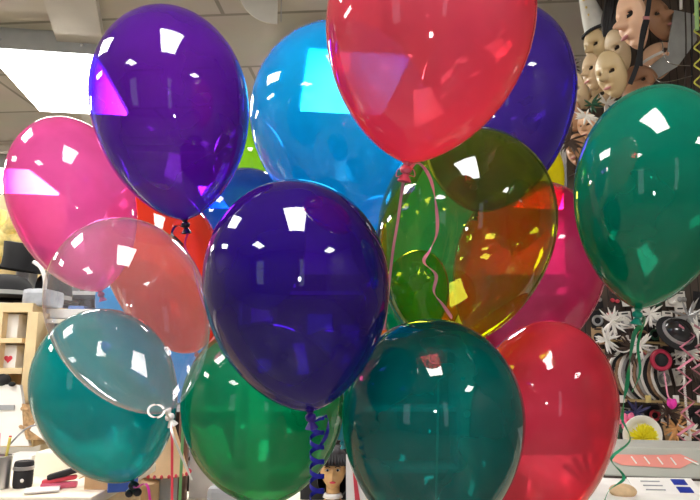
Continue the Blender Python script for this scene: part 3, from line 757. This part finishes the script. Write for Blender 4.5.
b = MB(); M = Matrix.Translation(P(638, 96, 2.34)) @ Euler((.3, -.5, 0)).to_matrix().to_4x4()
b.lathe([(.06, 0), (.072, -.004), (.074, .004), (.060, .012)], M, 28); t = thing('brimmed_hat', P(638, 96, 2.34), 'brown cap with a white brim just above the jade balloon', 'cap'); b.obj('brim', m_white, t)
b = MB(); b.lathe([(.06, .006), (.055, .03), (.03, .055), (0, .06)], M, 28); b.obj('crown', mat('mask_brown', SK['brown']), t)
for (x, c0, nm) in ((684, m_dark, 'dark brown cord hanging right of the grey visor'), (690, m_black, 'black cord hanging at the right of the grey visor')):
    b = MB(); b.tube(smoothpath([P(x, -20, 2.38), P(x + 2, 40, 2.37), P(x + 1, 95, 2.38)], 5), .0028, 6); tag(b.obj('hanging_cord', c0), nm, 'cord')
b = MB(); b.tube(helix(P(698, -10, 2.3), P(698, 110, 2.3), .013, 7), .0035, 6); tag(b.obj('spiral_streamer', m_yel2 if False else mat('streamer_yellow', (.75, .75, .12), .4)), 'yellow spiral streamer at the top right edge', 'streamer')
b = MB(); b.tube([P(696, -20, 2.25), P(697, 30, 2.25)], .008, 8); tag(b.obj('green_tube', mat('green_tube', (.45, .75, .30), .4)), 'pale green tube at the top right corner', 'tube')
b = MB(); b.tube([P(681, -20, 2.33), P(681, 9, 2.33)], .006, 8); tag(b.obj('white_hook', m_white), 'white hook above the grey visor', 'hook')
# leafy / feather bits between masks and jade balloon
def tuft(px, py, Y, n, ln, m, label, cat='feather', name='feather_tuft', seed=0, r=.004, up=0.0):
    rnd = random.Random(seed); b = MB(); o = P(px, py, Y)
    for i in range(n):
        a = rnd.uniform(0, 2 * PI); l = ln * rnd.uniform(.6, 1.1); dv = Vector((math.cos(a), -.4 * rnd.random(), math.sin(a) + up)).normalized()
        side = Vector((-dv.z, 0, dv.x)) * rnd.uniform(-.3, .3) * l
        b.tube([o, o + dv * l * .35 + side * .4, o + dv * l * .75 + side, o + dv * l + side * 1.4], [r * .5, r * 1.3, r, r * .2], 5)
    return tag(b.obj(name, m), label, cat, None)
m_leaf = mat('dark_leaf', (.02, .10, .05), .5); m_fw = mat('feather_white', (.90, .88, .82), .7); m_fb = mat('feather_dark', (.06, .035, .025), .7)
tuft(592, 105, 2.34, 12, .045, m_leaf, 'dark green leafy spray below the tan mask', 'leaf spray', 'leaf_spray', 1)
tuft(586, 116, 2.34, 16, .05, m_fw, 'white feather tuft beside the top of the jade balloon', seed=2)
tuft(570, 140, 2.40, 20, .07, m_fb, 'dark brown feather tuft right of the violet balloon', seed=3)
tuft(568, 66, 2.46, 14, .055, m_fb, 'dark feather tuft at the left rim of the mask cluster', seed=4)
tuft(582, 172, 2.40, 20, .07, m_fb, 'dark brown feather tuft above the raspberry balloon', seed=5)
tuft(606, 104, 2.36, 12, .05, m_fw, 'white feather tuft right of the green leafy spray', seed=6)
tuft(572, 60, 2.5, 10, .05, mat('feather_grey', (.3, .29, .26), .7), 'grey feather tuft behind the leftmost masks', seed=16)

# --- lower accessories
m_pearl = mat('pearl_white', (.88, .86, .80), .3); m_brn = mat('scarf_brown', (.28, .17, .10), .6, var=.5, scale=40); m_brass = mat('brass_rail', (.55, .42, .20), .35, metal=.6)
m_sil = mat('silver_cloth', (.42, .42, .42), .3, metal=.4)
b = MB(); b.tube([P(604, 399, 2.44), P(720, 405, 2.44)], .006, 8); t = thing('hook_rail', P(660, 402, 2.44), 'brass hook rail crossing the accessory wall', 'rail'); b.obj('rail_bar', m_brass, t)
for x in (622, 648, 676, 700):
    b = MB(); v = P(x, 402, 2.44); b.tube([v, v + Vector((0, Yd - 2.44, 0))], .004, 6); b.obj('bracket', m_brass, t)
    b = MB(); b.box(P(x, 399, 2.43), (.022, .008, .028), bev=.002); b.obj('price_tab', m_pearl if x != 648 else m_gold, t, smooth=False)
b = MB(); b.tube([P(600, 340, 2.50), P(720, 346, 2.50)], .005, 8); tag(b.obj('hook_rail', m_brass), 'upper thin rail behind the black round hat', 'rail')
# nested curved headbands
hb = [m_pearl, m_black, m_brn, m_pearl, m_sil, m_black, m_pearl, m_brn, m_sil, m_pearl, m_black, m_brn, m_pearl, m_black]
hn = ['white', 'black', 'brown', 'white', 'silver', 'black', 'white', 'brown', 'silver', 'white', 'black', 'brown', 'white', 'black']
for k in range(14):
    x = 610 + k * 3.6; m = hb[k]
    pts = smoothpath([P(x + 9, 352 + (k % 3) * 2, 2.46), P(x + 1, 362, 2.43), P(x - 1, 376, 2.42), P(x + 4, 390, 2.43), P(x + 13, 399, 2.45)], 6)
    b = MB(); b.ribbon(pts, .014, lambda i: (1, .5, 0), .003)
    tag(b.obj('headband', m), hn[k] + ' curved headband hanging in the fan of headbands', 'headband', hn[k] + ' headbands in the fan')
def packet(px, py, Y, wpx, hpx, mc, mi, shape, label, group):
    v = P(px, py, Y); W = wpx / F * Y; H = hpx / F * Y
    t = thing('accessory_packet', v - Vector((0, 0, H / 2)), label, 'packet', group, (0, random.uniform(-.2, .2), random.uniform(-.3, .3))); M = t.matrix_basis @ Matrix.Translation((0, 0, H / 2))
    local(MB().box((0, 0, 0), (W, .003, H), bev=.001), M).obj('header_card', mc, t, smooth=False)
    if shape == 'ring': b = MB().tube([Vector((math.cos(a) * W * .36, -.008, math.sin(a) * W * .36 - H * .08)) for a in [i / 16 * 2 * PI for i in range(17)]], W * .11, 8)
    elif shape == 'ball': b = MB().ell((0, -.012, -H * .1), (W * .36, .012, H * .26))
    elif shape == 'bow': b = MB().ell((-W * .2, -.010, 0), (W * .22, .008, H * .16), (0, .4, 0)).ell((W * .2, -.010, 0), (W * .22, .008, H * .16), (0, -.4, 0)).ell((0, -.012, 0), (W * .08, .01, H * .08))
    else: b = MB().ell((-W * .2, -.008, 0), (W * .2, .006, H * .12), (0, .3, 0)).ell((W * .2, -.008, 0), (W * .2, .006, H * .12), (0, -.3, 0))
    local(b, M).obj({'ring': 'bracelet', 'ball': 'pompom', 'bow': 'hair_bow', 'mask': 'eye_mask'}[shape], mi, t)
    local(MB().box((0, -.003, H * .38), (W * .5, .004, H * .08)), M).obj('hang_tab', m_black, t, smooth=False)
rnd = random.Random(11)
kinds = [('white', m_pearl), ('black', m_black), ('brown', m_brn), ('silver', m_sil), ('red', m_red), ('dark green', m_leaf)]
cards = [('white', m_pearl), ('brown', m_dark), ('black', m_black), ('tan', m_tan), ('black', m_black)]
for row, y in enumerate((300, 318, 336, 356, 376, 415, 432)):
    for k in range(9):
        x = 598 + k * 14 + rnd.uniform(-3, 3)
        if x > 705: continue
        (nc, mc), (ni, mi) = rnd.choice(cards), rnd.choice(kinds); sh = rnd.choice(['ring', 'ball', 'bow', 'mask'])
        lab = '%s card packet with %s %s on the accessory wall' % (nc, ni, {'ring': 'bracelet', 'ball': 'pompom', 'bow': 'hair bow', 'mask': 'eye mask'}[sh])
        packet(x, y + rnd.uniform(-3, 3), 2.56 - .03 * (k % 2), 12, 17, mc, mi, sh, lab, lab.replace(' packet', ' packets'))
# feather tufts all over
for i, (x, y, mm, ln, lab) in enumerate(((612, 322, m_fw, .06, 'white feather tuft right under the jade balloon knot'), (606, 340, m_fw, .05, 'white feather tuft beside the cherry balloon'),
    (650, 314, m_fw, .05, 'bright white feather tuft left of the black round hat'), (688, 316, m_sil, .07, 'silver spiky tuft above the black round hat'),
    (632, 348, m_fb, .06, 'dark feather tuft above the fan of headbands'), (640, 346, m_fw, .055, 'white feather tuft left of the red ring'),
    (688, 352, m_fw, .06, 'white feather tuft under the black round hat'), (692, 370, m_fb, .06, 'dark feather tuft behind the pink garlands'),
    (616, 428, m_leaf, .05, 'dark green tuft below the pink flower'), (676, 428, mat('feather_orange', (.66, .36, .14), .7), .06, 'orange feather tuft right of the yellow pompom'),
    (690, 432, m_fw, .05, 'white feather tuft at the right above the grey box'), (668, 412, m_fb, .05, 'dark feather tuft under the magenta rosebud'),
    (636, 412, mat('feather_navy', (.03, .03, .10), .7), .045, 'navy feather tuft above the yellow pompom'), (600, 358, m_fb, .05, 'dark feather tuft at the cherry balloon edge'),
    (697, 330, m_fw, .05, 'white feather tuft right of the black round hat'))):
    tuft(x, y, 2.44 - .004 * i, 22, ln * 1.15, mm, lab, seed=20 + i)
# white wire ring
b = MB(); b.tube([P(622, 334, 2.40) + Vector((math.cos(a) * .055, 0, math.sin(a) * .07)) for a in [i / 24 * 2 * PI for i in range(25)]], .003, 6); tag(b.obj('wire_ring', m_pearl), 'white wire ring hanging near the green ribbon', 'ring')
# black round hat
c = P(676, 334, 2.36)
t = thing('round_hat', c, 'shiny black round hat on the accessory wall', 'hat', rot=(1.0, .25, 0)); M = t.matrix_basis
b = MB(); b.lathe([(0, .062), (.03, .058), (.052, .035), (.058, .008)], M, 28); b.obj('crown', mat('shiny_black', (.02, .02, .022), .15), t)
b = MB(); b.lathe([(.056, .008), (.078, .0), (.080, .005), (.056, .014)], M, 28); b.obj('brim', m_black, t)
b = MB(); b.lathe([(.0575, .012), (.060, .013), (.058, .026), (.055, .026)], M, 28); b.obj('hat_band', m_sil, t)
# red ring hat
c = P(661, 360, 2.38)
b = MB(); b.tube([c + Vector((math.cos(a) * .034, 0, math.sin(a) * .034)) for a in [i / 24 * 2 * PI for i in range(25)]], .009, 8); t = thing('red_wreath', c, 'red ring with a black middle above the magenta rosebud', 'wreath'); b.obj('ring', mat('crimson', (.42, .02, .06), .4), t)
b = MB(); b.ell(c + Vector((.004, .004, 0)), (.03, .012, .03)); b.obj('black_centre', m_black, t)
# magenta rosebud on a pink stem
c = P(672, 404, 2.32)
t = thing('rosebud', c, 'magenta rosebud hanging on a pink ribbon', 'rosebud')
b = MB(); b.ell(c, (.013, .012, .019)); 
for k in range(6):
    a = k / 6 * 2 * PI; b.ell(c + Vector((math.cos(a) * .009, math.sin(a) * .009, .003 * (k % 3))), (.009, .009, .015), (0, .3 * math.cos(a), 0))
b.obj('petals', mat('magenta_petal', (.80, .04, .42), .5), t)
b = MB(); b.ribbon(smoothpath([P(664, 372, 2.34), P(666, 384, 2.33), P(668, 396, 2.32), P(672, 400, 2.32)]), .006, lambda i: (1, 0, 0)); b.obj('ribbon', m_pr, t)
# pink garlands
for i, (x0, amp, mm, lab) in enumerate(((686, 7, m_pr, 'pink zigzag garland left of the other garland'), (702, 8, mat('garland_rose', (.55, .22, .28), .4), 'rose zigzag garland at the right edge of the photo'))):
    pts = [P(x0 + (amp if k % 2 else -amp) + math.sin(k) * 2, 325 + k * 11, 2.30 + .01 * (k % 2)) for k in range(12)]
    b = MB(); b.ribbon(pts, .013, lambda i: (0, .4, 1)); tag(b.obj('zigzag_garland', mm), lab, 'garland')
b = MB(); pts = smoothpath([P(686, 340, 2.34), P(684, 372, 2.34), P(686, 404, 2.34), P(690, 436, 2.34)], 14)
for v in pts: b.ell(v, (.0055, .0055, .0055), u=8, v=6)
tag(b.obj('pearl_string', m_pearl), 'string of white pearls between the pink garlands', 'pearls')
# pink flower, yellow pompom in white package
c = P(628, 421, 2.30); b = MB()
for k in range(6):
    a = k / 6 * 2 * PI; b.ell(c + Vector((math.cos(a) * .022, 0, math.sin(a) * .016)), (.018, .007, .012), (0, -a, 0))
t = thing('pink_flower', c, 'pink fabric flower left of the yellow pompom', 'flower'); b.obj('petals', mat('pink_petal', (.80, .16, .32), .5), t)
MB().ell(c + Vector((0, -.008, 0)), (.008, .005, .008)).obj('centre', m_red, t)
c = P(643, 438, 2.22)
t = thing('pompom_pack', c - Vector((0, 0, .05)), 'white dish holding a fluffy yellow pompom', 'pompom pack')
b = MB(); M = Matrix.Translation(c + Vector((0, .02, .01))) @ Euler((PI / 2 + .1, 0, 0)).to_matrix().to_4x4()
b.lathe([(0, 0), (.04, .0), (.056, .012), (.070, .016), (.070, .02), (.054, .018), (.04, .006), (0, .006)], M, 32); b.obj('dish', m_white, t)
b = MB(); rr = random.Random(3)
for k in range(200):
    v = Vector((rr.gauss(0, 1), -abs(rr.gauss(0, 1)), rr.gauss(0, 1))).normalized(); b.tube([c, c + v * .035, c + v * .052], [.004, .0035, .0012], 4)
b.obj('pompom', mat('pompom_yellow', (.90, .82, .03), .7), t)

# --- grey machine box and counter at the lower right
Yg = 1.85
zr = P(650, 481, Yg).z
t = thing('right_counter', (P(680, 500, Yg).x, Yg + .3, 0), 'white counter at the lower right under the grey box', 'counter')
cxr = P(690, 480, Yg).x + .15
MB().box((cxr, Yg + .10, zr - .02), (1.1, .75, .04), bev=.004).obj('worktop', m_white, t, smooth=False)
MB().box((cxr, Yg + .12, (zr - .04) / 2), (1.0, .62, zr - .04)).obj('counter_base', m_cream, t, smooth=False)
c = P(665, 478, Yg); hz = P(665, 447, Yg).z - c.z
t = thing('grey_box', (c.x + .05, Yg + .1, zr), 'light grey box with a red arrow strip on its front', 'box', rot=(0, 0, -.2)); M = t.matrix_basis
m_lg2 = mat('light_grey_case', (.42, .44, .40), .5, var=.04)
local(MB().box((.03, 0, hz / 2 + .004), (.44, .18, hz), bev=.006), M).obj('case', m_lg2, t, smooth=False)
local(MB().box((.03, 0, .002), (.45, .188, .008)), M).obj('base_plate', m_dark, t, smooth=False)
b = MB(); q = [(-.155, .045), (-.145, .064), (-.02 , .066), (.035, .070), (.080, .050), (.06, .046), (.03, .030), (-.13, .034)]
b.prism([(x - .012, z + .004) for x, z in q], -.0935, .003); local(b, M).obj('red_strip', mat('strip_coral', (.78, .30, .26), .4, var=.05), t, smooth=False)
for k in range(4):
    local(MB().box((-.107 + k * .036, -.095, .054), (.004, .002, .024), (0, -.6, 0)), M).obj('white_slash', m_white, t, smooth=False)
local(MB().box((.05, -.095, .056), (.04, .002, .004), (0, .45, 0)), M).obj('white_slash', m_white, t, smooth=False)
# price card, tan sponge, striped fan
def on_r(px, Y): v = P(px, 480, Y); return Vector((v.x, Y, zr))
c = on_r(668, Yg - .16)
t = thing('price_card', c, 'white card with two dark blue squares in front of the grey box', 'card', rot=(-1.2, 0, -.1)); M = t.matrix_basis
local(MB().box((0, 0, .02), (.17, .004, .10), bev=.001), M).obj('card', m_white, t, smooth=False)
for z in (.048, .012): local(MB().box((.045, -.003, z), (.035, .003, .024)), M).obj('blue_square', mat('navy_print', (.02, .04, .32), .4), t, smooth=False)
for z in (.05, .03, .01): local(MB().box((-.03, -.003, z), (.05, .002, .003)), M).obj('grey_line', m_grey, t, smooth=False)
c = on_r(622, Yg - .18)
b = MB(); b.ell(c + Vector((0, 0, .01)), (.035, .03, .018)); tag(b.obj('tan_sponge', mat('sponge_tan', (.62, .44, .26), .9, bump=.6, scale=60)), 'tan sponge lump left of the white card', 'sponge')
c = on_r(592, Yg - .15); t = thing('folding_fan', c, 'black and white striped fan beside the cherry balloon', 'fan')
for k in range(9):
    a = PI * .35 + k * .16; v = Vector((math.cos(a), 0, math.sin(a)))
    MB().tube([c + v * .01, c + v * .1], [.003, .007], 6).obj('rib', m_black if k % 2 == 0 else m_pearl, t)
o = MB().box(on_r(598, Yg + .12) + Vector((0, 0, .02)), (.10, .1, .04), (0, 0, .3), bev=.003).obj('white_carton', m_white, smooth=False); tag(o, 'white carton left of the light grey box', 'box')
